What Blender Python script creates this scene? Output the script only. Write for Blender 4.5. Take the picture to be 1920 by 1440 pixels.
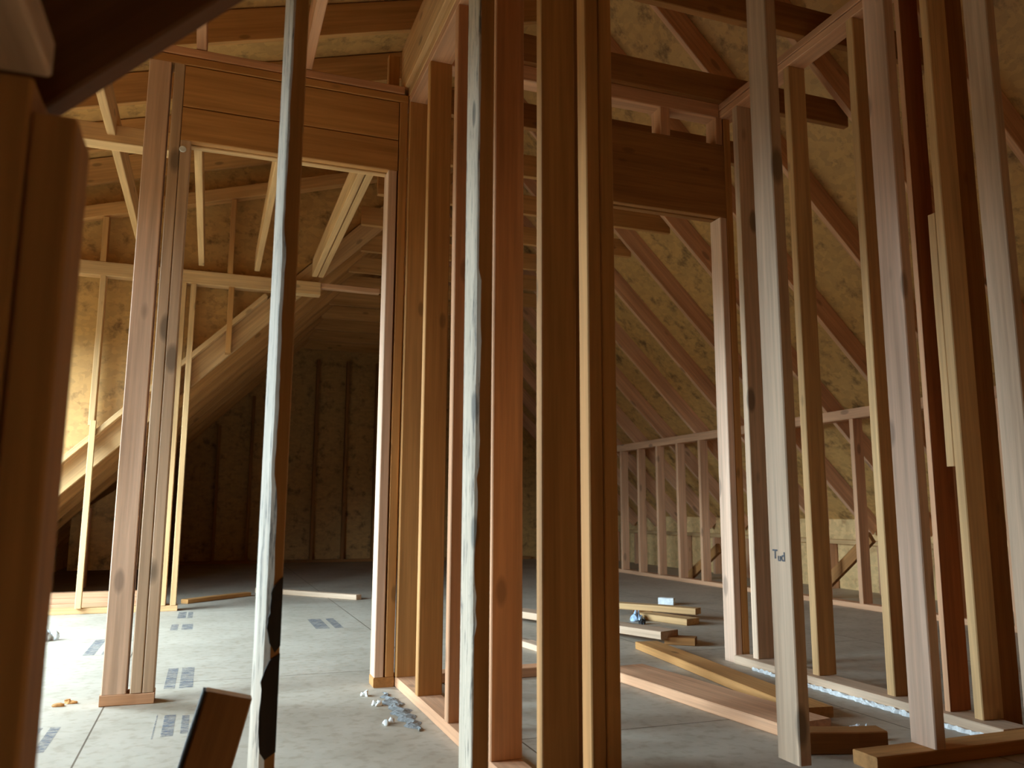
import bpy, bmesh, math, random
from mathutils import Vector, Matrix, noise
random.seed(7)
S = bpy.context.scene
COL = S.collection
for o in list(bpy.data.objects):
    bpy.data.objects.remove(o)

# ------------------------------------------------------------ camera
YAW, PITCH, ROLL = math.radians(20.0), math.atan(238 / 1540.0), math.radians(0.25)
EYE = Vector((0, 0, 0.68))
fw = Vector((math.sin(YAW) * math.cos(PITCH), math.cos(YAW) * math.cos(PITCH), math.sin(PITCH)))
rt = Vector((math.cos(YAW), -math.sin(YAW), 0))
up = rt.cross(fw)
c_, s_ = math.cos(ROLL), math.sin(ROLL)
rt, up = c_ * rt + s_ * up, c_ * up - s_ * rt
cd = bpy.data.cameras.new('camera')
cam = bpy.data.objects.new('camera', cd)
COL.objects.link(cam)
m = Matrix((rt, up, -fw)).transposed().to_4x4()
m.translation = EYE
cam.matrix_world = m
cd.sensor_fit = 'HORIZONTAL'
cd.sensor_width = 36.0
cd.lens = 36.0 * 1540 / 1920
cd.clip_start = 0.05
cd.clip_end = 100
cd.dof.use_dof = True
cd.dof.focus_distance = 3.2
cd.dof.aperture_fstop = 4.5
S.camera = cam

# ------------------------------------------------------------ colour management, world, window light
S.view_settings.view_transform = 'Standard'
S.view_settings.look = 'None'
S.view_settings.exposure = 2.05
S.view_settings.gamma = 1.0
S.view_settings.use_curve_mapping = False
S.cycles.max_bounces = 10
S.cycles.diffuse_bounces = 8
S.cycles.use_denoising = True
S.cycles.sample_clamp_indirect = 6.0

# overcast sky: bright above the horizon, dark ground and trees below it
w = bpy.data.worlds.new('sky')
S.world = w
w.use_nodes = True
wn, wl = w.node_tree.nodes, w.node_tree.links
tcw = wn.new('ShaderNodeTexCoord')
sxyz = wn.new('ShaderNodeSeparateXYZ')
wr = wn.new('ShaderNodeValToRGB')
wr.color_ramp.elements[0].position = 0.49
wr.color_ramp.elements[0].color = (0.035, 0.04, 0.03, 1)
wr.color_ramp.elements[1].position = 0.53
wr.color_ramp.elements[1].color = (0.62, 0.84, 1.0, 1)
mpw = wn.new('ShaderNodeMapRange')
mpw.inputs['From Min'].default_value = -1.0
wl.new(tcw.outputs['Generated'], sxyz.inputs[0])
wl.new(sxyz.outputs['Z'], mpw.inputs['Value'])
wl.new(mpw.outputs[0], wr.inputs[0])
wl.new(wr.outputs[0], wn['Background'].inputs[0])
wn['Background'].inputs[1].default_value = 11.0

WX = -2.1                                     # dormer wall on the left, with two window openings
WIN = [(2.60, 3.32, 0.50, 1.90), (4.10, 6.00, 0.55, 1.90)]
for a, b, c, d in WIN:                        # light portals help the sampler find the openings
    l = bpy.data.lights.new('window_portal', 'AREA')
    l.shape = 'RECTANGLE'
    l.size, l.size_y = d - c, b - a
    l.cycles.is_portal = True
    o = bpy.data.objects.new('window_portal', l)
    COL.objects.link(o)
    o.location = (WX - 0.02, (a + b) / 2, (c + d) / 2)
    o.rotation_euler = (0, math.radians(-90), 0)


# ------------------------------------------------------------ materials
def new_mat(name):
    mt = bpy.data.materials.new(name)
    mt.use_nodes = True
    nt = mt.node_tree
    return mt, nt, nt.nodes, nt.links, nt.nodes['Principled BSDF']


def N(nt, t, **kw):
    n = nt.nodes.new(t)
    for k, v in kw.items():
        if hasattr(n, k):
            setattr(n, k, v)
        else:
            n.inputs[k].default_value = v
    return n


def ramp(nt, pts):
    r = nt.nodes.new('ShaderNodeValToRGB')
    while len(r.color_ramp.elements) < len(pts):
        r.color_ramp.elements.new(0.5)
    for e, (p, c) in zip(r.color_ramp.elements, pts):
        e.position = p
        e.color = (c[0], c[1], c[2], 1)
    return r


def mix(nt, fac, a, b, blend='MIX'):
    n = nt.nodes.new('ShaderNodeMix')
    n.data_type = 'RGBA'
    n.blend_type = blend
    for sock, v in ((n.inputs[0], fac), (n.inputs[6], a), (n.inputs[7], b)):
        if hasattr(v, 'is_output') or isinstance(v, bpy.types.NodeSocket):
            nt.links.new(v, sock)
        elif isinstance(v, (int, float)):
            sock.default_value = v
        else:
            sock.default_value = (v[0], v[1], v[2], 1)
    return n.outputs[2]


def local_coord(nt, per_object=True):
    tc = nt.nodes.new('ShaderNodeTexCoord')
    if not per_object:
        return tc.outputs['Object']
    oi = nt.nodes.new('ShaderNodeObjectInfo')
    mu = N(nt, 'ShaderNodeMath', operation='MULTIPLY')
    mu.inputs[1].default_value = 37.0
    nt.links.new(oi.outputs['Random'], mu.inputs[0])
    ad = nt.nodes.new('ShaderNodeVectorMath')
    ad.operation = 'ADD'
    nt.links.new(tc.outputs['Object'], ad.inputs[0])
    nt.links.new(mu.outputs[0], ad.inputs[1])
    return ad.outputs[0]


def scaled(nt, vec, s):
    mp = nt.nodes.new('ShaderNodeMapping')
    nt.links.new(vec, mp.inputs[0])
    mp.inputs['Scale'].default_value = s
    return mp.outputs[0]


def lumber(name, base, knots=0.6, rough_sawn=0.25, stain=None, ksize=1.0):
    """sawn softwood; long axis is local Z"""
    mt, nt, ns, lk, bs = new_mat(name)
    v = local_coord(nt)
    g = N(nt, 'ShaderNodeTexNoise', Scale=1.0, Detail=4.0, Roughness=0.6)
    lk.new(scaled(nt, v, (60, 60, 2.0)), g.inputs['Vector'])
    big = N(nt, 'ShaderNodeTexNoise', Scale=1.0, Detail=2.0)
    lk.new(scaled(nt, v, (9, 9, 0.9)), big.inputs['Vector'])
    b = Vector(base)
    r1 = ramp(nt, [(0.3, b * 0.78), (0.7, b * 1.12)])
    lk.new(g.outputs['Fac'], r1.inputs[0])
    r2 = ramp(nt, [(0.3, (0.80, 0.74, 0.68)), (0.65, (1.08, 1.06, 1.04))])
    lk.new(big.outputs['Fac'], r2.inputs[0])
    c = mix(nt, 1.0, r1.outputs[0], r2.outputs[0], 'MULTIPLY')
    # knots
    vo = N(nt, 'ShaderNodeTexVoronoi', Scale=1.0, Randomness=1.0)
    lk.new(scaled(nt, v, (8, 8, 3.2)), vo.inputs['Vector'])
    rk = ramp(nt, [(0.0, (1, 1, 1)), (0.085 * ksize, (0.9, 0.9, 0.9)), (0.13 * ksize, (0, 0, 0))])
    lk.new(vo.outputs['Distance'], rk.inputs[0])
    mk = N(nt, 'ShaderNodeMath', operation='MULTIPLY')
    mk.inputs[1].default_value = knots
    lk.new(rk.outputs[0], mk.inputs[0])
    c = mix(nt, mk.outputs[0], c, b * 0.28)
    if stain:
        sn = N(nt, 'ShaderNodeTexNoise', Scale=1.0, Detail=6.0, Roughness=0.7)
        lk.new(scaled(nt, v, (110, 110, 9)), sn.inputs['Vector'])
        rs = ramp(nt, [(0.55, (0, 0, 0)), (0.62, (0.9, 0.9, 0.9))])
        lk.new(sn.outputs['Fac'], rs.inputs[0])
        c = mix(nt, rs.outputs[0], c, stain)
    lk.new(c, bs.inputs['Base Color'])
    bs.inputs['Roughness'].default_value = 0.72
    bs.inputs['Specular IOR Level'].default_value = 0.25
    bp = N(nt, 'ShaderNodeBump', Strength=rough_sawn, Distance=0.002)
    lk.new(g.outputs['Fac'], bp.inputs['Height'])
    lk.new(bp.outputs[0], bs.inputs['Normal'])
    return mt


def strand_board(name, base, dark, scale=1.0):
    mt, nt, ns, lk, bs = new_mat(name)
    v = local_coord(nt, False)
    vo = N(nt, 'ShaderNodeTexVoronoi', Scale=22.0 * scale, Randomness=1.0)
    vo.distance = 'MANHATTAN'
    lk.new(scaled(nt, v, (1.0, 1.0, 1.6)), vo.inputs['Vector'])
    sep = nt.nodes.new('ShaderNodeSeparateColor')
    lk.new(vo.outputs['Color'], sep.inputs[0])
    b, d = Vector(base), Vector(dark)
    r = ramp(nt, [(0.0, b * 0.85), (0.4, b * 0.97), (1.0, b * 1.1)])
    lk.new(sep.outputs[0], r.inputs[0])
    no = N(nt, 'ShaderNodeTexNoise', Scale=7.0 * scale, Detail=5.0, Roughness=0.7)
    lk.new(v, no.inputs['Vector'])
    r2 = ramp(nt, [(0.30, (1, 1, 1)), (0.47, (0, 0, 0))])
    lk.new(no.outputs['Fac'], r2.inputs[0])
    c = mix(nt, r2.outputs[0], r.outputs[0], d)
    lk.new(c, bs.inputs['Base Color'])
    bs.inputs['Roughness'].default_value = 0.6
    return mt


M = {
    'pine': lumber('yellow_pine', (0.66, 0.41, 0.19)),
    'fir': lumber('pink_fir', (0.66, 0.36, 0.20), ksize=1.3),
    'spruce': lumber('pale_spruce', (0.62, 0.44, 0.30), knots=0.85, ksize=1.7),
    'rose': lumber('rosy_fir', (0.72, 0.49, 0.35), ksize=1.4),
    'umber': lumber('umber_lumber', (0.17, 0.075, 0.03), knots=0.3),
    'tan': lumber('tan_lumber', (0.54, 0.27, 0.09)),
    'brown': lumber('brown_lumber', (0.34, 0.15, 0.045), knots=0.4),
    'red': lumber('red_brown_lumber', (0.36, 0.12, 0.04), knots=0.2),
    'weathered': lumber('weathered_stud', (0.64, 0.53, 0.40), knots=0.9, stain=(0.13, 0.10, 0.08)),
    'bark': lumber('dark_bark', (0.045, 0.035, 0.028), knots=0.0, rough_sawn=1.0),
    'osb_lit': strand_board('lit_strand_board', (0.74, 0.47, 0.20), (0.45, 0.24, 0.09)),  # lighter copy of the sheathing; light on the eave wall put into colour
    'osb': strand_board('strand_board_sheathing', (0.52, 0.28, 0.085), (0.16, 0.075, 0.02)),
}


def floor_material():
    mt, nt, ns, lk, bs = new_mat('subfloor_panels')
    v = local_coord(nt, False)
    no = N(nt, 'ShaderNodeTexNoise', Scale=2.6, Detail=6.0, Roughness=0.65)
    lk.new(v, no.inputs['Vector'])
    r = ramp(nt, [(0.3, (0.36, 0.30, 0.22)), (0.55, (0.46, 0.39, 0.30)), (0.75, (0.50, 0.44, 0.34))])
    lk.new(no.outputs['Fac'], r.inputs[0])
    fl = N(nt, 'ShaderNodeTexNoise', Scale=26.0, Detail=4.0)
    lk.new(v, fl.inputs['Vector'])
    r2 = ramp(nt, [(0.34, (0.84, 0.81, 0.77)), (0.5, (1, 1, 1))])
    lk.new(fl.outputs['Fac'], r2.inputs[0])
    c = mix(nt, 1.0, r.outputs[0], r2.outputs[0], 'MULTIPLY')
    br = N(nt, 'ShaderNodeTexBrick', Scale=1.0)
    br.offset = 0.5
    br.inputs['Brick Width'].default_value = 2.44
    br.inputs['Row Height'].default_value = 1.22
    br.inputs['Mortar Size'].default_value = 0.0028
    br.inputs['Color1'].default_value = (1, 1, 1, 1)
    br.inputs['Color2'].default_value = (0.95, 0.95, 0.95, 1)
    br.inputs['Mortar'].default_value = (0.25, 0.2, 0.15, 1)
    sp = nt.nodes.new('ShaderNodeSeparateXYZ')
    cb = nt.nodes.new('ShaderNodeCombineXYZ')
    ad = N(nt, 'ShaderNodeMath', operation='ADD')
    ad.inputs[1].default_value = 0.305 + 1.22 * 4       # long seams run away from the camera
    lk.new(v, sp.inputs[0])
    lk.new(sp.outputs['Y'], cb.inputs['X'])
    lk.new(sp.outputs['X'], ad.inputs[0])
    lk.new(ad.outputs[0], cb.inputs['Y'])
    lk.new(cb.outputs[0], br.inputs['Vector'])
    c = mix(nt, 1.0, c, br.outputs['Color'], 'MULTIPLY')
    lk.new(c, bs.inputs['Base Color'])
    bs.inputs['Roughness'].default_value = 0.55
    return mt


M['floor'] = floor_material()


def ink_material():
    mt, nt, ns, lk, bs = new_mat('printed_ink')
    v = local_coord(nt)
    no = N(nt, 'ShaderNodeTexNoise', Scale=30.0, Detail=5.0, Roughness=0.8)
    lk.new(scaled(nt, v, (1, 2.5, 1)), no.inputs['Vector'])
    r = ramp(nt, [(0.40, (0.05, 0.05, 0.05)), (0.62, (0.75, 0.75, 0.75))])
    lk.new(no.outputs['Fac'], r.inputs[0])
    bs.inputs['Base Color'].default_value = (0.13, 0.15, 0.19, 1)
    tr = nt.nodes.new('ShaderNodeBsdfTransparent')
    ms = nt.nodes.new('ShaderNodeMixShader')
    lk.new(r.outputs[0], ms.inputs[0])
    lk.new(tr.outputs[0], ms.inputs[1])
    lk.new(bs.outputs[0], ms.inputs[2])
    lk.new(ms.outputs[0], nt.nodes['Material Output'].inputs[0])
    return mt


def plain(name, col, rough=0.6, metal=0.0, bump=0.0):
    mt, nt, ns, lk, bs = new_mat(name)
    no = N(nt, 'ShaderNodeTexNoise', Scale=40.0, Detail=4.0)
    lk.new(local_coord(nt), no.inputs['Vector'])
    b = Vector(col)
    r = ramp(nt, [(0.3, b * 0.8), (0.7, b * 1.1)])
    lk.new(no.outputs['Fac'], r.inputs[0])
    lk.new(r.outputs[0], bs.inputs['Base Color'])
    bs.inputs['Roughness'].default_value = rough
    bs.inputs['Metallic'].default_value = metal
    if bump:
        bp = N(nt, 'ShaderNodeBump', Strength=bump, Distance=0.01)
        lk.new(no.outputs['Fac'], bp.inputs['Height'])
        lk.new(bp.outputs[0], bs.inputs['Normal'])
    return mt


M['ink'] = ink_material()
M['felt'] = plain('brown_building_paper', (0.46, 0.26, 0.12), 0.9)
M['steel'] = plain('galvanised_steel', (0.75, 0.75, 0.72), 0.35, 0.8)
M['dust'] = plain('grey_dust', (0.22, 0.22, 0.21), 0.9, 0, 0.8)
M['chalk'] = plain('chalky_dust', (0.74, 0.73, 0.70), 0.9, 0, 0.8)
M['white'] = plain('white_scrap', (0.80, 0.80, 0.77), 0.6)
M['blue'] = plain('blue_wrapper', (0.50, 0.66, 0.85), 0.4)
M['black'] = plain('black_plastic', (0.03, 0.028, 0.028), 0.5)
M['marker'] = plain('grey_mill_ink', (0.10, 0.10, 0.11), 0.8)
M['film'] = plain('clear_film', (0.75, 0.78, 0.8), 0.15)


# ------------------------------------------------------------ helpers
def link(name, bm, mat, parent=None):
    me = bpy.data.meshes.new(name)
    bm.to_mesh(me)
    bm.free()
    me.materials.append(M[mat] if isinstance(mat, str) else mat)
    o = bpy.data.objects.new(name, me)
    COL.objects.link(o)
    if parent:
        o.parent = parent
    return o


def tag(o, label, cat, group=None):
    o['label'] = label
    o['category'] = cat
    if group:
        o['group'] = group
    return o


def struct(o):
    o['kind'] = 'structure'
    return o


def board_mesh(L, w, d, segs=6, crook=0.0012, bev=0.003):
    """a sawn board: rings of eight points (eased edges) along local Z, slightly crooked"""
    bm = bmesh.new()
    b = min(bev, w * 0.3, d * 0.3)
    hw, hd = w / 2, d / 2
    prof = [(-hw + b, -hd), (hw - b, -hd), (hw, -hd + b), (hw, hd - b), (hw - b, hd), (-hw + b, hd), (-hw, hd - b), (-hw, -hd + b)]
    rings = []
    ox, oy = random.uniform(0, 50), random.uniform(0, 50)
    for i in range(segs + 1):
        t = i / segs
        a = math.sin(math.pi * t)
        dx = crook * 2.0 * a * noise.noise(Vector((ox, t * 2.0, 0)))
        dy = crook * 2.0 * a * noise.noise(Vector((oy, t * 2.0, 5)))
        rings.append([bm.verts.new((x + dx, y + dy, t * L)) for x, y in prof])
    for i in range(segs):
        for j in range(8):
            k = (j + 1) % 8
            bm.faces.new((rings[i][j], rings[i][k], rings[i + 1][k], rings[i + 1][j]))
    bm.faces.new(list(reversed(rings[0])))
    bm.faces.new(rings[-1])
    return bm


def beam(name, p0, p1, w, d, side, mat, parent=None):
    """board from p0 to p1 (centre line); `w` is its size along `side`, `d` the other way"""
    p0, p1, side = Vector(p0), Vector(p1), Vector(side)
    z = (p1 - p0)
    L = z.length
    z.normalize()
    x = (side - z * side.dot(z)).normalized()
    y = z.cross(x)
    o = link(name, board_mesh(L, w, d), mat, parent)
    mw = Matrix((x, y, z)).transposed().to_4x4()
    mw.translation = p0
    o.matrix_world = mw
    return o


def box(name, x0, x1, y0, y1, z0, z1, mat, parent=None):
    """board given by its bounds; the grain follows the longest side"""
    dx, dy, dz = x1 - x0, y1 - y0, z1 - z0
    cx, cy, cz = (x0 + x1) / 2, (y0 + y1) / 2, (z0 + z1) / 2
    if dz >= dx and dz >= dy:
        return beam(name, (cx, cy, z0), (cx, cy, z1), dx, dy, (1, 0, 0), mat, parent)
    if dx >= dy:
        return beam(name, (x0, cy, cz), (x1, cy, cz), dy, dz, (0, 1, 0), mat, parent)
    return beam(name, (cx, y0, cz), (cx, y1, cz), dx, dz, (1, 0, 0), mat, parent)


def slab(name, pts, thick, nrm, mat):
    """flat panel with real thickness from a polygon, pushed along nrm"""
    bm = bmesh.new()
    a = [bm.verts.new(p) for p in pts]
    f = bm.faces.new(a)
    r = bmesh.ops.extrude_face_region(bm, geom=[f])
    vs = [g for g in r['geom'] if isinstance(g, bmesh.types.BMVert)]
    bmesh.ops.translate(bm, verts=vs, vec=Vector(nrm).normalized() * thick)
    bmesh.ops.recalc_face_normals(bm, faces=bm.faces)
    return link(name, bm, mat)


ORD = ['first', 'second', 'third', 'fourth', 'fifth', 'sixth', 'seventh', 'eighth', 'ninth', 'tenth',
       'eleventh', 'twelfth', 'thirteenth', 'fourteenth', 'fifteenth', 'sixteenth', 'seventeenth', 'eighteenth', 'nineteenth', 'twentieth', 'twenty-first']

# ------------------------------------------------------------ the shell
LR = lambda x: x + 1.72            # underside of the left main rafters (12/12)
RR = lambda x: 5.84 - x            # underside of the right main rafters
SR = lambda x: 3.22 + 0.29 * x     # underside of the low-slope dormer rafters
YB, YF, YW = -1.6, 11.3, 6.20      # back gable, far gable, dormer cheek wall
DV = 0.198                         # vertical depth of a 2x6 at 45 degrees
XR = (5.84 - 1.72) / 2             # ridge

# upper floor: the stair opening lies under and behind the camera
fl = struct(slab('floor', [(-2.3, YB, 0), (-0.09, YB, 0), (-0.09, 1.66, 0), (5.7, 1.66, 0), (5.7, YF + 0.2, 0), (-2.3, YF + 0.2, 0)], 0.02, (0, 0, -1), 'floor'))
struct(slab('floor', [(-2.3, YB, -2.7), (5.7, YB, -2.7), (5.7, 1.9, -2.7), (-2.3, 1.9, -2.7)], 0.02, (0, 0, -1), 'felt'))
struct(slab('wall_stair', [(-0.12, YB, -2.7), (-0.12, 1.66, -2.7), (-0.12, 1.66, -0.021), (-0.12, YB, -0.021)], 0.012, (-1, 0, 0), 'felt'))
struct(slab('wall_stair', [(-0.12, 1.70, -2.7), (5.7, 1.70, -2.7), (5.7, 1.70, -0.021), (-0.12, 1.70, -0.021)], 0.012, (0, 1, 0), 'felt'))
struct(slab('wall_stair', [(5.7, YB, -2.7), (5.7, 1.66, -2.7), (5.7, 1.66, 0.2), (5.7, YB, 0.2)], 0.012, (1, 0, 0), 'felt'))
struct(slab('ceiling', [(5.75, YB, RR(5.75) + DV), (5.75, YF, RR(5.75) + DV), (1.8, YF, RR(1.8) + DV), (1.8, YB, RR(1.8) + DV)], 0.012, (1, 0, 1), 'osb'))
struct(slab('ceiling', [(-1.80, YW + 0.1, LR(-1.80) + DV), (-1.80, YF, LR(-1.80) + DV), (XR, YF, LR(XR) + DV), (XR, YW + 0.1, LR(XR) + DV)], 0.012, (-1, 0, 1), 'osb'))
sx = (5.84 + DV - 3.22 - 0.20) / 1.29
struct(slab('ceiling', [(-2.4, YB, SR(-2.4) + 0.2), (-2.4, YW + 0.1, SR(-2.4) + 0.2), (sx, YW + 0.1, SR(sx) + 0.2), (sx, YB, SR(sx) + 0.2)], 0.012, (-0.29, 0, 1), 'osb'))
BW = (0.6, 1.4, -2.3, -1.0)                    # window of the lower level, in the back wall of the stairwell
for q in ([(-2.2, YB, -2.7), (5.7, YB, -2.7), (5.7, YB, BW[2]), (-2.2, YB, BW[2])],
          [(-2.2, YB, BW[2]), (BW[0], YB, BW[2]), (BW[0], YB, BW[3]), (-2.2, YB, BW[3])],
          [(BW[1], YB, BW[2]), (5.7, YB, BW[2]), (5.7, YB, BW[3]), (BW[1], YB, BW[3])],
          [(-2.2, YB, BW[3]), (5.7, YB, BW[3]), (5.7, YB, 0), (-2.2, YB, 0)]):
    struct(slab('wall_back', q, 0.012, (0, -1, 0), 'felt'))
l = bpy.data.lights.new('stair_portal', 'AREA')
l.shape = 'RECTANGLE'
l.size, l.size_y = BW[1] - BW[0], BW[3] - BW[2]
l.cycles.is_portal = True
o = bpy.data.objects.new('stair_portal', l)
COL.objects.link(o)
o.location = ((BW[0] + BW[1]) / 2, YB - 0.03, (BW[2] + BW[3]) / 2)
o.rotation_euler = (math.radians(90), 0, 0)
struct(slab('wall_back', [(-2.2, YB, 0), (5.7, YB, 0), (5.9, YB, 0.4), (XR, YB, 4.3), (-2.2, YB, 2.9)], 0.012, (0, -1, 0), 'osb'))
struct(slab('wall_front', [(-1.6, YF, 0), (5.6, YF, 0), (5.9, YF, 0.4), (XR, YF, 4.3), (-1.9, YF, 0.3)], 0.012, (0, 1, 0), 'osb'))
struct(slab('wall_right', [(5.42, YB, 0), (5.42, YF, 0), (5.42, YF, 0.66), (5.42, YB, 0.66)], 0.012, (1, 0, 0), 'osb_lit'))
struct(slab('wall_eave', [(-1.55, YW + 0.1, 0), (-1.55, YF, 0), (-1.55, YF, 0.36), (-1.55, YW + 0.1, 0.36)], 0.012, (-1, 0, 0), 'osb'))
# dormer cheek sheathing: above the main roof line, and closing the eave behind
yw = YW + 0.10
struct(slab('wall_cheek', [(-2.2, yw, 0.0), (-1.72, yw, 0.0), (-1.72, yw, LR(-1.72) + DV), (2.4, yw, LR(2.4) + DV), (2.4, yw, 4.6), (-2.2, yw, 4.6)], 0.012, (0, 1, 0), 'osb'))


def window_wall():
    """left dormer wall with its two window openings"""
    bm = bmesh.new()
    ys = [YB, WIN[0][0], WIN[0][1], WIN[1][0], WIN[1][1], YW + 0.1]
    zs = [0, 0.55, 1.90, 2.80]
    for i in range(5):
        for j in range(3):
            if j == 1 and i in (1, 3):
                continue
            v = [bm.verts.new((WX, y, z)) for y, z in ((ys[i], zs[j]), (ys[i + 1], zs[j]), (ys[i + 1], zs[j + 1]), (ys[i], zs[j + 1]))]
            bm.faces.new(v)
    bmesh.ops.remove_doubles(bm, verts=bm.verts, dist=1e-5)
    r = bmesh.ops.extrude_face_region(bm, geom=list(bm.faces))
    bmesh.ops.translate(bm, verts=[g for g in r['geom'] if isinstance(g, bmesh.types.BMVert)], vec=(-0.012, 0, 0))
    bmesh.ops.recalc_face_normals(bm, faces=bm.faces)
    return link('wall_left', bm, 'osb')


struct(window_wall())
# unseen wall shaped like the far cheek, added to shade the stair end
struct(slab('wall_cheek', [(-2.09, 1.80, 0), (-0.42, 1.80, 0), (-0.42, 1.80, SR(-0.42) + 0.19), (-2.09, 1.80, SR(-2.09) + 0.19)], 0.10, (0, 1, 0), 'osb'))

# printed panel stamps on the subfloor
for x0, x1, y0, y1 in [(-0.125, -0.085, 3.54, 3.98), (-0.07, -0.02, 3.54, 3.98), (-0.10, -0.065, 2.82, 3.10), (-0.045, -0.022, 2.84, 3.08),
                       (-0.125, -0.121, 2.80, 3.12), (0.0, 0.004, 2.80, 3.12), (-0.15, -0.10, 5.75, 6.08), (-0.09, -0.06, 5.75, 6.08),
                       (-0.17, -0.13, 5.2, 5.45), (-0.11, -0.05, 5.2, 5.45), (-0.52, -0.47, 4.45, 4.95), (-0.44, -0.41, 4.45, 4.95),
                       (0.62, 0.70, 5.0, 5.45), (0.73, 0.78, 5.0, 5.45), (-0.50, -0.45, 2.75, 3.05), (-0.43, -0.40, 2.75, 3.05)]:
    bm = bmesh.new()
    bm.faces.new([bm.verts.new(p) for p in ((x0, y0, 0.0008), (x1, y0, 0.0008), (x1, y1, 0.0008), (x0, y1, 0.0008))])
    link('printed_stamp', bm, 'ink', fl)

# ------------------------------------------------------------ main roof rafters and collar ties
RY = [2.62 - 1.83 + 0.61 * k for k in range(17)]   # 0.79 .. 10.55
for k, y in enumerate(RY):
    nm = ORD[k]
    o = beam('roof_rafter', (5.40, y, RR(5.40) + DV / 2), (XR, y, RR(XR) + DV / 2), 0.038, 0.14, (0, 1, 0), 'fir')
    tag(o, f'steep right-hand roof rafter, {nm} one counted from the camera end', 'rafter', None)
    if y > 1.9:
        o = box('collar_tie', 0.92 if y < YW else 1.02, 3.10, y + 0.040, y + 0.078, 2.72, 2.86, 'tan' if y > 4.3 else 'brown')
        tag(o, f'horizontal collar tie overhead, {ORD[k - 2]} one counted from the camera end', 'collar tie')
    if y > YW:
        o = beam('roof_rafter', (-1.50, y, LR(-1.50) + DV / 2), (XR - 0.001, y, LR(XR) + DV / 2), 0.038, 0.14, (0, 1, 0), 'pine' if y < 6.5 else 'tan')
        tag(o, f'steep left-hand roof rafter behind the far left opening, {ORD[k - 9]} from the room', 'rafter')
# low-slope dormer rafters on the left
for k, y in enumerate([1.40, 2.62, 3.23, 3.84, 4.45, 5.06, 5.67, 6.24]):
    xe = 1.80
    o = beam('dormer_rafter', (-2.07, y, SR(-2.07) + 0.095), (xe, y, SR(xe) + 0.095), 0.038, 0.184, (0, 1, 0), 'tan')
    tag(o, f'low-sloped brown rafter over the left room, {ORD[k]} counted from the camera end', 'rafter')

# ------------------------------------------------------------ right knee wall and eave
for k in range(21):
    y = 2.35 + 0.405 * k
    o = box('knee_wall_stud', 4.40, 4.489, y, y + 0.038, 0.038, 1.36, 'fir')
    tag(o, f'short stud of the low right-hand knee wall, {ORD[k]} counting away from the camera', 'stud', 'short studs of the right knee wall')
tag(box('knee_wall_top_plate', 4.40, 4.489, 2.0, 10.9, 1.36, 1.435, 'fir'), 'long top plate on the right-hand knee wall under the rafters', 'wall plate')
tag(box('knee_wall_sole_plate', 4.40, 4.489, 2.0, 10.9, 0.0, 0.038, 'fir'), 'long sole plate on the floor under the right-hand knee wall', 'wall plate')
tag(box('eave_plate', 5.32, 5.41, 2.0, 10.9, 0.40, 0.438, 'pine'), 'long pale plate along the low eave wall behind the knee wall', 'wall plate')
for k in range(14):
    y = 2.5 + 0.61 * k
    o = box('eave_stud', 5.32, 5.41, y, y + 0.038, 0.0, 0.40, 'fir')
    tag(o, f'stubby stud of the low eave wall behind the knee wall, {ORD[k]} from the camera end', 'stud', 'stubby eave wall studs')
tag(beam('diagonal_brace', (4.62, 5.52, 0.03), (4.62, 4.90, 0.50), 0.038, 0.089, (1, 0, 0), 'brown'), 'dark diagonal brace behind the knee wall, the nearer of the two', 'brace')
tag(beam('diagonal_brace', (4.62, 7.40, 0.03), (4.62, 6.86, 0.34), 0.038, 0.089, (1, 0, 0), 'brown'), 'dark diagonal brace behind the knee wall, the farther of the two', 'brace')

# ------------------------------------------------------------ far gable studs
for k in range(9):
    x = -0.35 + 0.405 * k
    zt = min(LR(x) - 0.02, 2.70)
    o = box('gable_stud', x, x + 0.038, YF - 0.10, YF - 0.011, 0.038, zt, 'brown')
    tag(o, f'dark stud of the far gable wall, {ORD[k]} from its left end', 'stud')
tag(box('gable_sole_plate', -0.5, 4.38, YF - 0.10, YF - 0.011, 0, 0.038, 'brown'), 'dark sole plate along the foot of the far gable wall', 'wall plate')

# ------------------------------------------------------------ dormer cheek framing (far left)
y0, y1 = YW - 0.035, YW + 0.054
tag(box('horizontal_rail', -2.05, 0.70, y0, y1, 2.286, 2.385, 'pine'), 'long horizontal rail across the far left framed wall', 'rail')
tag(box('thin_batten', 0.705, 1.15, y0 + 0.01, y0 + 0.07, 2.345, 2.383, 'fir'), 'thin batten running right from the end of the far rail', 'batten')
tag(box('wall_sole_plate', -2.05, -0.165, y0, y1, 0, 0.038, 'pine'), 'pale sole plate on the floor of the far left wall', 'wall plate')
tag(box('wall_stud', -0.275, -0.240, y0 - 0.002, y1, 0.039, 2.285, 'pine'), 'left stud of the narrow pair beside the far dark opening', 'stud')
tag(box('wall_stud', -0.212, -0.174, y0 - 0.002, y1, 0.039, 2.285, 'pine'), 'right stud of the narrow pair beside the far dark opening', 'stud')
tag(box('wall_stud', -0.785, -0.747, y0 - 0.03, y0 - 0.001, 0.039, 1.27, 'pine'), 'thin pale stud standing in front of the far sloping boards', 'stud')
tag(box('wall_stud', -0.80, -0.762, y0, y1, LR(-0.78) + 0.30, 2.285, 'pine'), 'stud on the far left sheathing between sloping plate and rail', 'stud')
tag(box('wall_stud', 0.045, 0.085, y0, y1, LR(0.06) + 0.02, 2.285, 'tan'), 'stud between the far rail and the sloping boards, right of the pair', 'stud')
tag(box('wall_stud', -0.81, -0.772, y0, y1, 2.386, SR(-0.79) - 0.28, 'tan'), 'upper stud above the far rail, left of the doorway post', 'stud')
tag(box('wall_stud', 0.03, 0.068, y0, y1, 2.386, SR(0.05) - 0.28, 'tan'), 'upper stud above the far rail, seen through the left doorway', 'stud')
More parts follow.
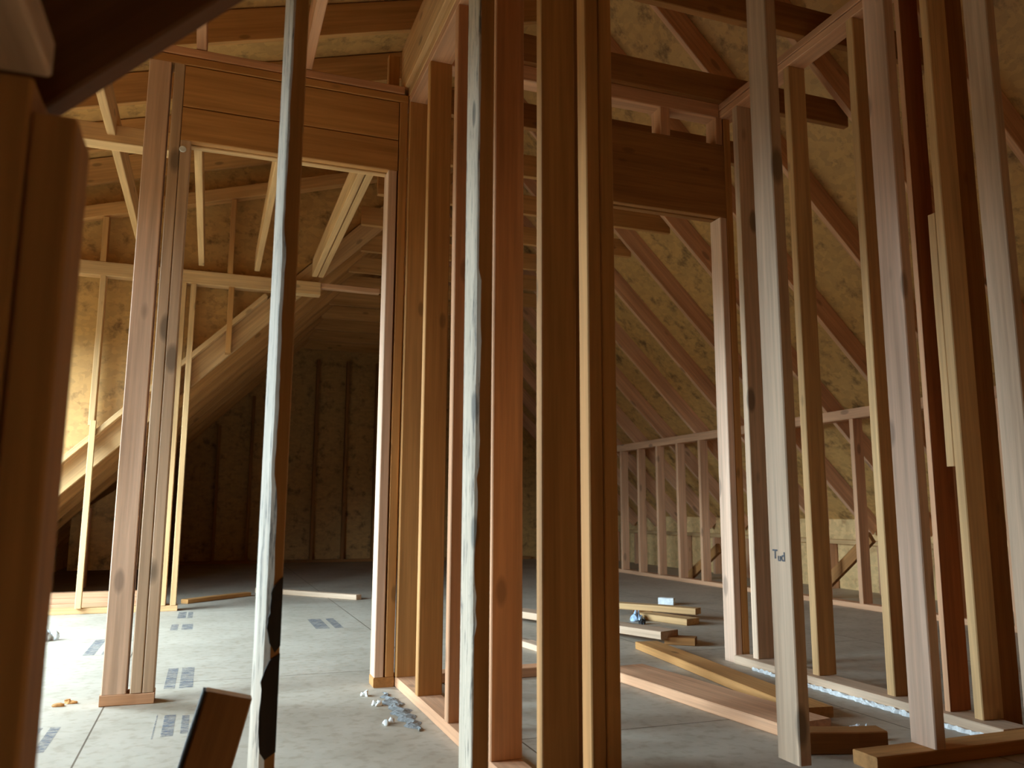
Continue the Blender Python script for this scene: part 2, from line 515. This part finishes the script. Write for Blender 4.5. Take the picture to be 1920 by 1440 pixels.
tag(beam('sloping_plate', (-2.0, y0 + 0.0445, LR(-2.0) + 0.22), (0.31, y0 + 0.0445, LR(0.31) + 0.22), 0.089, 0.034, (0, 1, 0), 'pine'), 'pale sloping plate rising right above the far left rafters', 'wall plate')
tag(beam('sloping_top_plate', (-1.68, y0 + 0.0445, SR(-1.68) - 0.225), (1.1, y0 + 0.0445, SR(1.1) - 0.225), 0.089, 0.09, (0, 1, 0), 'tan'), 'gently sloping top plate of the far left wall under the rafters', 'wall plate')
for k in range(3):
    tag(box('stacked_plank', -1.5, -0.32, 6.46, 6.55, 0.038 * k, 0.038 * k + 0.037, 'fir'), ['bottom', 'middle', 'top'][k] + ' plank of the low stack behind the far left wall', 'plank')
for k, x in enumerate((-1.02, -0.66)):
    tag(box('eave_prop', x, x + 0.038, 8.2, 8.29, 0.0, LR(x) - 0.01, 'fir'), ['left', 'right'][k] + ' short prop in the dim eave behind the far left wall', 'stud')
tag(slab('sheathing_offcut', [(-1.15, 8.32, 0.14), (-0.35, 8.32, 0.14), (-0.35, 8.32, 1.2), (-1.15, 8.32, 0.6)], 0.012, (0, 1, 0), 'osb'), 'strand board panel in the dim eave behind the far left wall', 'panel')

# ------------------------------------------------------------ ceiling joists over the left room
for k, x in enumerate((-0.55, -0.169, 0.216, 0.632)):
    o = box('ceiling_joist', x, x + 0.038, 3.42, 6.155, 2.42, 2.56, 'pine')
    tag(o, f'pale ceiling joist running to the far left rail, {ORD[k]} from the left', 'joist')
tag(box('ceiling_joist', 0.678, 0.716, 3.42, 6.155, 2.42, 2.56, 'pine'), 'pale ceiling joist doubled close beside the rightmost joist', 'joist')
tag(box('lapped_joist', 0.265, 0.303, 2.2, 3.385, 2.507, 2.645, 'fir'), 'joist end resting on the doorway top plate, seen beside the waney post', 'joist')
tag(box('lapped_joist', -0.150, -0.112, 3.04, 3.385, 2.507, 2.60, 'fir'), 'short joist stub resting on the doorway top plate near the dark beam', 'joist')
tag(box('lapped_joist', 0.70, 0.738, 1.6, 3.385, 2.507, 2.73, 'pine'), 'deep pale joist lying on the double plate of the middle stud wall', 'joist')
tag(box('ceiling_beam', -2.05, -0.20, 4.07, 4.17, 2.385, 2.475, 'pine'), 'horizontal beam across the joists left of the doorway post', 'beam')
tag(box('plate_block', 0.645, 0.695, 3.40, 3.44, 2.506, 2.70, 'tan'), 'small upright block behind the corner where the top plates meet', 'block')

# ------------------------------------------------------------ left doorway wall
YD0, YD1 = 3.30, 3.389
post = box('doorway_post', -0.318, -0.238, YD0, YD1, 0.039, 2.43, 'rose')
tag(post, 'wide pink-tan post at the left side of the left doorway', 'post')
tag(box('doorway_post', -0.226, -0.188, YD0, YD1, 0.039, 2.43, 'spruce'), 'narrow king stud beside the wide pink post of the left doorway', 'stud')
js = box('jack_stud', -0.186, -0.148, YD0, YD1, 0.039, 2.113, 'spruce')
tag(js, 'grey jack stud under the left end of the left doorway header', 'stud')
tag(box('sole_plate', -0.322, -0.146, YD0 - 0.002, YD1, 0, 0.038, 'fir'), 'short sole plate block under the left doorway post', 'wall plate')
tag(box('sole_plate', 0.635, 0.716, YD0, YD1, 0, 0.038, 'tan'), 'short sole plate block under the right studs of the left doorway', 'wall plate')
tag(box('jack_stud', 0.637, 0.674, YD0, YD1, 0.039, 2.113, 'rose'), 'jack stud with a pale lit edge right of the left doorway', 'stud')
tag(box('king_stud', 0.680, 0.715, YD0, YD1, 0.039, 2.43, 'tan'), 'king stud right of the left doorway, beside the dark crack', 'stud')
hd = bpy.data.objects.new('door_header', None)
COL.objects.link(hd)
hd.location = (0.245, 3.345, 2.114)
tag(hd, 'deep built-up header over the left doorway', 'header')


def under(o, par):
    mw = o.matrix_world.copy()
    o.parent = par
    o.matrix_parent_inverse = Matrix.Translation(par.location).inverted()
    o.matrix_basis = mw


for pn, (a, b, z0, z1, mt) in zip(('lower_ply', 'lower_ply', 'upper_ply', 'upper_ply'),  ((YD0, YD0 + 0.037, 2.114, 2.252, 'tan'), (YD1 - 0.037, YD1, 2.114, 2.252, 'pine'),
                           (YD0 + 0.001, YD0 + 0.038, 2.256, 2.428, 'tan'), (YD1 - 0.037, YD1, 2.256, 2.428, 'tan'))):
    under(box(pn, -0.186, 0.676, a, b, z0, z1, mt), hd)
tag(box('top_plate', -0.322, 0.716, YD0, YD1, 2.431, 2.466, 'tan'), 'lower top plate over the left doorway', 'wall plate')
tag(box('top_plate', -0.30, 0.699, YD0, YD1, 2.470, 2.505, 'fir'), 'upper top plate over the left doorway', 'wall plate')
# washer nailed to the jack stud
bm = bmesh.new()
bmesh.ops.create_cone(bm, cap_ends=True, segments=20, radius1=0.0135, radius2=0.011, depth=0.004)
wsh = link('washer', bm, 'white')
wsh.rotation_euler = (math.radians(90), 0, 0)
wsh.location = (-0.176, YD0 - 0.004, 2.075)
tag(wsh, 'shiny round washer nailed at the left doorway header corner', 'washer')

# ------------------------------------------------------------ middle stud wall running toward the camera
XA0, XA1 = 0.72, 0.809
tag(box('sole_plate', XA0, XA1, 1.70, 3.389, 0, 0.038, 'fir'), 'long pink sole plate of the middle stud wall', 'wall plate')
tag(box('top_plate', XA0, XA1, 1.70, 3.389, 2.431, 2.466, 'fir'), 'lower top plate of the middle stud wall', 'wall plate')
tag(box('top_plate', XA0 - 0.001, XA1, 1.70, 3.389, 2.469, 2.505, 'pine'), 'upper top plate of the middle stud wall', 'wall plate')
AW = [(3.28, 'tan', 'corner stud of the middle wall beside the left doorway'),
      (2.93, 'tan', 'stud of the middle wall, next one out from the corner'),
      (2.54, 'fir', 'stud of the middle wall behind the splintered white stud'),
      (2.13, 'fir', 'red-brown stud of the middle wall right of the splintered stud'),
      (1.77, 'tan', 'widest dark stud at the near end of the middle wall')]
for y, mt, lb in AW:
    tag(box('wall_stud', XA0, XA1, y, y + 0.038, 0.039, 2.43, mt), lb, 'stud')
tag(box('cripple_stud', XA0 - 0.003, XA1 - 0.01, 2.169, 2.210, 0.039, 1.83, 'fir'), 'shorter pinkish stud nailed behind the red-brown middle wall stud', 'stud')
tag(box('corner_spacer', 0.811, 0.828, 1.79, 1.83, 0.039, 2.43, 'brown'), 'thin dark spacer strip between the widest stud and the paired dark studs', 'strip')
tag(box('end_post', 0.868, 0.906, 1.83, 1.919, 0.039, 2.43, 'tan'), 'dark stud with thin pale edge beside the widest middle stud', 'stud')
tag(box('end_post', 0.908, 0.946, 1.83, 1.919, 0.039, 2.43, 'tan'), 'outer dark stud at the left side of the right doorway view', 'stud')
tag(box('sole_plate', 0.82, 0.95, 1.83, 1.919, 0, 0.038, 'fir'), 'short sole plate under the paired dark studs', 'wall plate')


# ------------------------------------------------------------ near row of studs
def waney(name, x0, x1, y0, y1, z0, z1, chamf, mat, back=0.0, n=90, seed=0):
    """stud whose front-left arris is missing (wane); chamf(z) gives how much of it"""
    bm = bmesh.new()
    rings = []
    for i in range(n + 1):
        z = z0 + (z1 - z0) * i / n
        c = max(0.001, chamf(z))
        j = 0.0012 * noise.noise(Vector((seed, z * 9, 1)))
        ring = [(x0 + c, y0), (x1 - 0.002, y0), (x1, y0 + 0.002), (x1, y1), (x0 - back, y1), (x0 - back * 0.5 + j, (y0 + y1) / 2), (x0 + j, y0 + c * 1.6), (x0 + c * 0.35 + j, y0 + c * 0.5)]
        rings.append([bm.verts.new((x - x0, y - y0, z - z0)) for x, y in ring])
    for i in range(n):
        for k in range(8):
            q = (k + 1) % 8
            bm.faces.new((rings[i][k], rings[i][q], rings[i + 1][q], rings[i + 1][k]))
    bm.faces.new(list(reversed(rings[0])))
    bm.faces.new(rings[-1])
    o = link(name, bm, mat)
    o.data.materials.append(M['tan'])       # waney side is pale; sawn faces coloured browner to stand in for shade
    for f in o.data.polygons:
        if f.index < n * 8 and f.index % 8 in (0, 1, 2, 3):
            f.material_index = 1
    o.location = (x0, y0, z0)
    return o


def ch_post(z):
    r = 0.004 * noise.noise(Vector((3.3, z * 6, 0))) + 0.002 * noise.noise(Vector((1.3, z * 30, 0)))
    return 0.007 + r + (0.006 if z < 0.75 else 0) + (0.004 if z < 1.25 else 0)


def ch_split(z):
    r = 0.0045 * noise.noise(Vector((7.1, z * 8, 0))) + 0.005 * noise.noise(Vector((2.2, z * 40, 0)))
    if z > 1.22:
        return 0.006 + 0.2 * r
    if z > 0.77:
        return 0.012 + 0.5 * r
    if z > 0.42:
        return 0.007 + 1.6 * r
    return 0.004 + 0.3 * r


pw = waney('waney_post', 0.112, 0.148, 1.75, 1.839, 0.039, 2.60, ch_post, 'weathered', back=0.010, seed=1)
tag(pw, 'slim near post with ragged white left edge and black bark near its foot', 'post')
for z0, z1, off in ((0.20, 0.385, 0.004), (0.40, 0.535, 0.014), (0.05, 0.17, 0.004)):
    bm = bmesh.new()
    n = 14
    vs = []
    for i in range(n + 1):
        z = z0 + (z1 - z0) * i / n
        e = 0.005 * noise.noise(Vector((z * 35, z0, 0))) + 0.004 * noise.noise(Vector((z * 120, z0, 3))) + 0.012 * abs(2 * i / n - 1) ** 6
        vs.append([bm.verts.new(p) for p in ((0.111 + off + e, 1.747, z), (0.1485, 1.7475, z + e), (0.1485, 1.7515, z + e), (0.111 + off + e, 1.7515, z))])
    for i in range(n):
        for k in range(4):
            q = (k + 1) % 4
            bm.faces.new((vs[i][k], vs[i][q], vs[i + 1][q], vs[i + 1][k]))
    bm.faces.new(list(reversed(vs[0])))
    bm.faces.new(vs[-1])
    b = link('bark_patch', bm, 'bark')
    under(b, pw)
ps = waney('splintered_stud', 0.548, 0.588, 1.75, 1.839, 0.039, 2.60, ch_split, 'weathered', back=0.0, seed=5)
tag(ps, 'splintered stud with a bright white ragged edge, left of the middle', 'stud')

d1 = box('wall_stud', 1.452, 1.490, 1.83, 1.919, 0.039, 2.62, 'spruce')
tag(d1, 'broad pale knotty stud with grey mill stamp, near row', 'stud')
tag(box('wall_stud', 1.905, 1.943, 1.83, 1.919, 0.039, 2.62, 'rose'), 'broad pinkish-grey stud standing on the near plate, right', 'stud')
tag(box('wall_stud', 2.350, 2.388, 1.83, 1.919, 0.039, 2.62, 'spruce'), 'broad olive-grey stud at the right edge of the photo', 'stud')
tag(box('wall_stud', 2.83, 2.868, 1.83, 1.919, 0.039, 2.62, 'tan'), 'outermost right stud of the near row, beyond the olive one', 'stud')
tag(box('sole_plate', 1.70, 3.2, 1.83, 1.919, 0, 0.038, 'tan'), 'near sole plate along the bottom right of the photo', 'wall plate')
tag(box('top_plate', 0.86, 3.2, 1.83, 1.919, 2.622, 2.70, 'tan'), 'top plate over the near row of studs', 'wall plate')

# mill stamp on the broad pale stud (faces left)
for txt, size, yy, zz in (('T', 0.034, 1.903, 0.556), ('u', 0.028, 1.883, 0.550), ('d', 0.034, 1.869, 0.550)):
    cu = bpy.data.curves.new('stamp', 'FONT')
    cu.body = txt
    cu.size = size
    cu.extrude = 0.0002
    cu.offset = 0.0007
    to = bpy.data.objects.new('stamp_tmp', cu)
    me = bpy.data.meshes.new_from_object(to)
    bpy.data.objects.remove(to)
    me.materials.clear()
    me.materials.append(M['marker'])
    t = bpy.data.objects.new('mill_stamp', me)
    COL.objects.link(t)
    mw = Matrix((Vector((0, -1, 0)), Vector((0, 0, 1)), Vector((-1, 0, 0)))).transposed().to_4x4()
    mw.translation = Vector((1.4516, yy, zz))
    t.parent = d1
    t.matrix_parent_inverse = d1.matrix_world.inverted()
    t.matrix_basis = mw
    t['label'] = 'grey stamped mark'

# ------------------------------------------------------------ right stud wall running away from the camera
XC0, XC1 = 2.31, 2.399
tag(box('sole_plate', 2.275, 2.385, 1.93, 3.29, 0, 0.038, 'spruce'), 'dusty sole plate of the right stud wall', 'wall plate')
tag(box('top_plate', XC0, XC1, 1.93, 3.389, 2.645, 2.681, 'fir'), 'lower top plate of the right stud wall', 'wall plate')
tag(box('top_plate', XC0 - 0.002, XC1, 1.93, 3.389, 2.684, 2.718, 'fir'), 'upper top plate of the right stud wall', 'wall plate')
CW = [(3.16, 0.038, 'spruce', 'grey-edged stud just right of the right doorway jamb'),
      (2.772, 0.038, 'pine', 'yellow-edged stud right of the stamped pale stud'),
      (2.383, 0.038, 'pine', 'yellow-edged stud left of the broad pinkish stud'),
      (2.146, 0.022, 'red', 'orange-red board standing right of the broad pinkish stud'),
      (2.027, 0.034, 'pine', 'stud with a pale green edge right of the orange-red board')]
for y, t, mt, lb in CW:
    tag(box('wall_stud', XC0, XC1, y, y + t, 0.039, 2.644, mt), lb, 'stud')
tag(box('edge_batten', XC0 - 0.004, XC0 - 0.001, 2.1465, 2.1675, 0.039, 2.60, 'fir'), 'thin pink batten on the edge of the orange-red board', 'batten')
tag(box('nailed_block', XC0 + 0.002, XC1 - 0.03, 2.063, 2.096, 0.833, 1.711, 'pine'), 'pale block nailed halfway up beside the orange-red board', 'block')
tag(box('wall_stud', 2.405, 2.494, 2.04, 2.078, 0.0, 2.64, 'brown'), 'dark stud lapping behind the pale green edged stud', 'stud')

# ------------------------------------------------------------ right doorway wall
tag(box('jack_stud', 2.292, 2.329, YD0, YD1, 0.0, 2.118, 'rose'), 'pink jack stud on the right side of the right doorway', 'stud')
tag(box('king_stud', 2.331, 2.369, YD0, YD1, 0.0, 2.643, 'tan'), 'king stud behind the pink jamb of the right doorway', 'stud')
tag(box('jack_stud', 1.412, 1.449, YD0, YD1, 0.0, 2.118, 'tan'), 'jack stud on the left side of the right doorway', 'stud')
tag(box('king_stud', 1.372, 1.410, YD0, YD1, 0.0, 2.643, 'tan'), 'king stud on the left side of the right doorway', 'stud')
hd2 = bpy.data.objects.new('door_header', None)
COL.objects.link(hd2)
hd2.location = (1.87, 3.345, 2.12)
tag(hd2, 'deep dark header over the right doorway', 'header')
for a, b in ((YD0, YD0 + 0.037), (YD1 - 0.037, YD1)):
    under(box('header_ply', 1.412, 2.329, a, b, 2.120, 2.500, 'brown'), hd2)
tag(box('cripple_stud', 1.968, 2.022, YD0, YD1, 2.502, 2.643, 'fir'), 'pale cripple stud standing on the right doorway header', 'stud')
tag(box('cripple_stud', 1.57, 1.608, YD0, YD1, 2.502, 2.643, 'fir'), 'left cripple stud standing on the right doorway header', 'stud')
tag(box('cripple_stud', 2.285, 2.323, YD0, YD1, 2.502, 2.643, 'fir'), 'right cripple stud over the end of the right doorway header', 'stud')
tag(box('top_plate', 0.815, 2.305, YD0, YD1, 2.645, 2.719, 'fir'), 'top plate over the right doorway', 'wall plate')
tag(box('sole_plate', 0.815, 1.365, YD0, YD1, 0, 0.038, 'fir'), 'sole plate between the middle wall and the right doorway', 'wall plate')

# ------------------------------------------------------------ things very near the camera, left
np_ = [box('corner_post_stud', -0.252 + 0.0388 * k, -0.2145 + 0.0388 * k, 0.82, 0.909, 0.0, (1.075, 1.075, 1.042)[k], 'tan') for k in range(3)]
for o, lb in zip(np_, ('leftmost', 'middle', 'rightmost')):
    tag(o, f'{lb} of three dark studs nailed together at the left edge, very near', 'stud')
tag(box('half_wall_plate', -0.255, -0.160, 0.02, 0.815, 1.076, 1.113, 'spruce'), 'brown plate running overhead at the top left corner', 'wall plate')
ny = 0.935
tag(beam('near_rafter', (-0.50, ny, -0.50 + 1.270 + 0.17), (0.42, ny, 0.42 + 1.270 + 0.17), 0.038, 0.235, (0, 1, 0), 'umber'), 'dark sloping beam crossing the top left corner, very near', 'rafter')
lb_ = beam('leaning_board', (-0.028, 1.719, 0.0), (0.056, 1.719, 0.335), 0.085, 0.038, (1, 0, 0), 'brown')
tag(lb_, 'short dark board end leaning at the bottom left of the photo', 'board')
bk = beam('bark_edge', (-0.0735, 1.719, 0.012), (0.0125, 1.719, 0.345), 0.008, 0.034, (1, 0, 0), 'bark')
mwb = bk.matrix_world.copy()
bk.parent = lb_
bk.matrix_parent_inverse = lb_.matrix_world.inverted()
bk.matrix_basis = mwb


# ------------------------------------------------------------ loose boards and scraps on the floor
def lying(name, a, b, w, t, z, mat, lb, cat='board'):
    o = beam(name, (a[0], a[1], z + t / 2), (b[0], b[1], z + t / 2), w, t, (b[1] - a[1], a[0] - b[0], 0), mat)
    return tag(o, lb, cat)


lying('loose_board', (1.675, 3.22), (1.78, 2.20), 0.20, 0.038, 0.001, 'fir', 'wide peach-edged board lying on the floor inside the right doorway')
lying('loose_board', (2.10, 3.78), (1.945, 2.35), 0.12, 0.036, 0.001, 'tan', 'yellowish board lying on the floor right of the wide peach one')
lying('loose_board', (1.84, 5.05), (2.28, 3.86), 0.14, 0.040, 0.03, 'spruce', 'grey-white board lying raised on scraps, dark end toward the right')
lying('loose_board', (2.60, 5.10), (2.94, 4.62), 0.09, 0.038, 0.04, 'pine', 'short pale board lying across scraps deep in the right doorway')
lying('wood_offcut', (2.66, 4.85), (2.80, 4.46), 0.12, 0.038, 0.001, 'pine', 'pale offcut under the short board deep in the right doorway', 'offcut')
lying('wood_offcut', (3.18, 5.52), (3.26, 5.44), 0.06, 0.05, 0.001, 'white', 'small white block on the floor beyond the loose boards', 'offcut')
lying('wood_offcut', (2.28, 3.90), (2.40, 3.80), 0.09, 0.038, 0.001, 'brown', 'dark offcut at the end of the grey-white loose board', 'offcut')
lying('wood_offcut', (1.98, 4.35), (2.05, 4.30), 0.09, 0.028, 0.001, 'brown', 'thin dark offcut propping up the grey-white loose board', 'offcut')
lying('wood_offcut', (2.70, 5.02), (2.80, 4.95), 0.09, 0.038, 0.001, 'brown', 'dark offcut under the far end of the short board', 'offcut')
lying('loose_board', (1.52, 4.25), (1.60, 3.70), 0.07, 0.03, 0.001, 'spruce', 'narrow pale board on the floor seen between the middle studs')
lying('loose_board', (1.62, 2.06), (1.87, 1.99), 0.07, 0.06, 0.001, 'brown', 'dark stubby board end beside the near sole plate')
lying('loose_board', (0.42, 7.32), (1.12, 6.50), 0.06, 0.038, 0.001, 'spruce', 'pale board on the floor at the edge of the far dark area')
lying('loose_board', (-0.13, 6.62), (0.33, 7.05), 0.07, 0.03, 0.001, 'tan', 'dim board on the floor inside the far dark opening')


def crumple(name, pts, rad, mat, lb, cat, h=0.02, seed=0):
    """a flat heap of scraps: a lumpy low mound following pts"""
    bm = bmesh.new()
    random.seed(seed)
    for (x, y) in pts:
        for _ in range(5):
            r = rad * random.uniform(0.3, 0.8)
            mt = Matrix.Translation((x + random.uniform(-rad, rad) * 0.8, y + random.uniform(-rad, rad), h * 0.25)) @ Matrix.Rotation(random.uniform(0, 3), 4, 'Z') @ Matrix.Diagonal((r, r * 0.6, h * random.uniform(0.4, 1), 1))
            bmesh.ops.create_icosphere(bm, subdivisions=2, radius=1.0, matrix=mt)
    for v in bm.verts:
        v.co += Vector((0.25 * rad, 0.25 * rad, 0.35 * h)) * noise.noise(v.co * 60)
        v.co.z = max(v.co.z, 0.0005)
    return tag(link(name, bm, mat), lb, cat)


def ribbon(name, path, half, h, mat, seed):
    bm = bmesh.new()
    rows = []
    for i, (x, y) in enumerate(path):
        t = i / (len(path) - 1)
        row = []
        for k in range(9):
            u = k / 4 - 1
            wd = half * (0.75 + 0.7 * noise.noise(Vector((seed, y * 14, 0)))) * min(1, 6 * t, 6 * (1 - t))
            zz = h * max(0.05, (1 - u * u)) * (0.6 + 0.9 * abs(noise.noise(Vector((x * 60 + u * 9, y * 60, seed)))))
            row.append(bm.verts.new((x + u * wd + 0.006 * noise.noise(Vector((y * 50, u, seed))), y, zz if abs(u) < 1 else 0.0006)))
        rows.append(row)
    for a, b in zip(rows, rows[1:]):
        for k in range(8):
            bm.faces.new((a[k], a[k + 1], b[k + 1], b[k]))
    return link(name, bm, mat)


rb = tag(ribbon('dust_streak', [(0.655 + 0.008 * math.sin(i), 3.20 - 0.014 * i) for i in range(42)], 0.040, 0.008, 'dust', 2.0), 'grey dust streak on the floor beside the middle sole plate', 'debris')
rb['kind'] = 'stuff'
cr = crumple('scattered_crumbs', [(0.585, 3.17), (0.59, 3.02), (0.58, 2.74)], 0.018, 'white', 'scattered pale crumbs lying beside the grey dust streak', 'debris', 0.016, 3)
cr['kind'] = 'stuff'
crumple('wood_chip', [(-0.44, 3.38)], 0.035, 'tan', 'little tan wood chip on the floor at the lower left', 'chip', 0.014, 4)
crumple('crumpled_paper', [(-0.74, 5.0)], 0.04, 'white', 'small white crumpled scrap on the bright floor at far left', 'paper', 0.05, 5)
crumple('crumpled_wrapper', [(2.56, 4.72)], 0.04, 'blue', 'light blue crumpled wrapper at the end of the short board', 'wrapper', 0.06, 6)
crumple('black_scrap', [(2.54, 4.58)], 0.03, 'black', 'small black scrap on the floor by the blue wrapper', 'scrap', 0.04, 7)
crumple('plastic_film', [(1.93, 2.10), (1.95, 2.16)], 0.03, 'film', 'shiny bit of clear film behind the near sole plate', 'film', 0.022, 8)
crumple('white_crumb', [(2.62, 5.35)], 0.018, 'white', 'tiny white crumb on the floor beyond the blue wrapper', 'crumb', 0.06, 9)
du = tag(ribbon('plaster_dust', [(2.258 + 0.004 * math.sin(i * 1.7), 1.94 + 0.012 * i) for i in range(100)], 0.013, 0.016, 'chalk', 5.0), 'line of white dust along the right stud wall plate', 'debris')
du['kind'] = 'stuff'
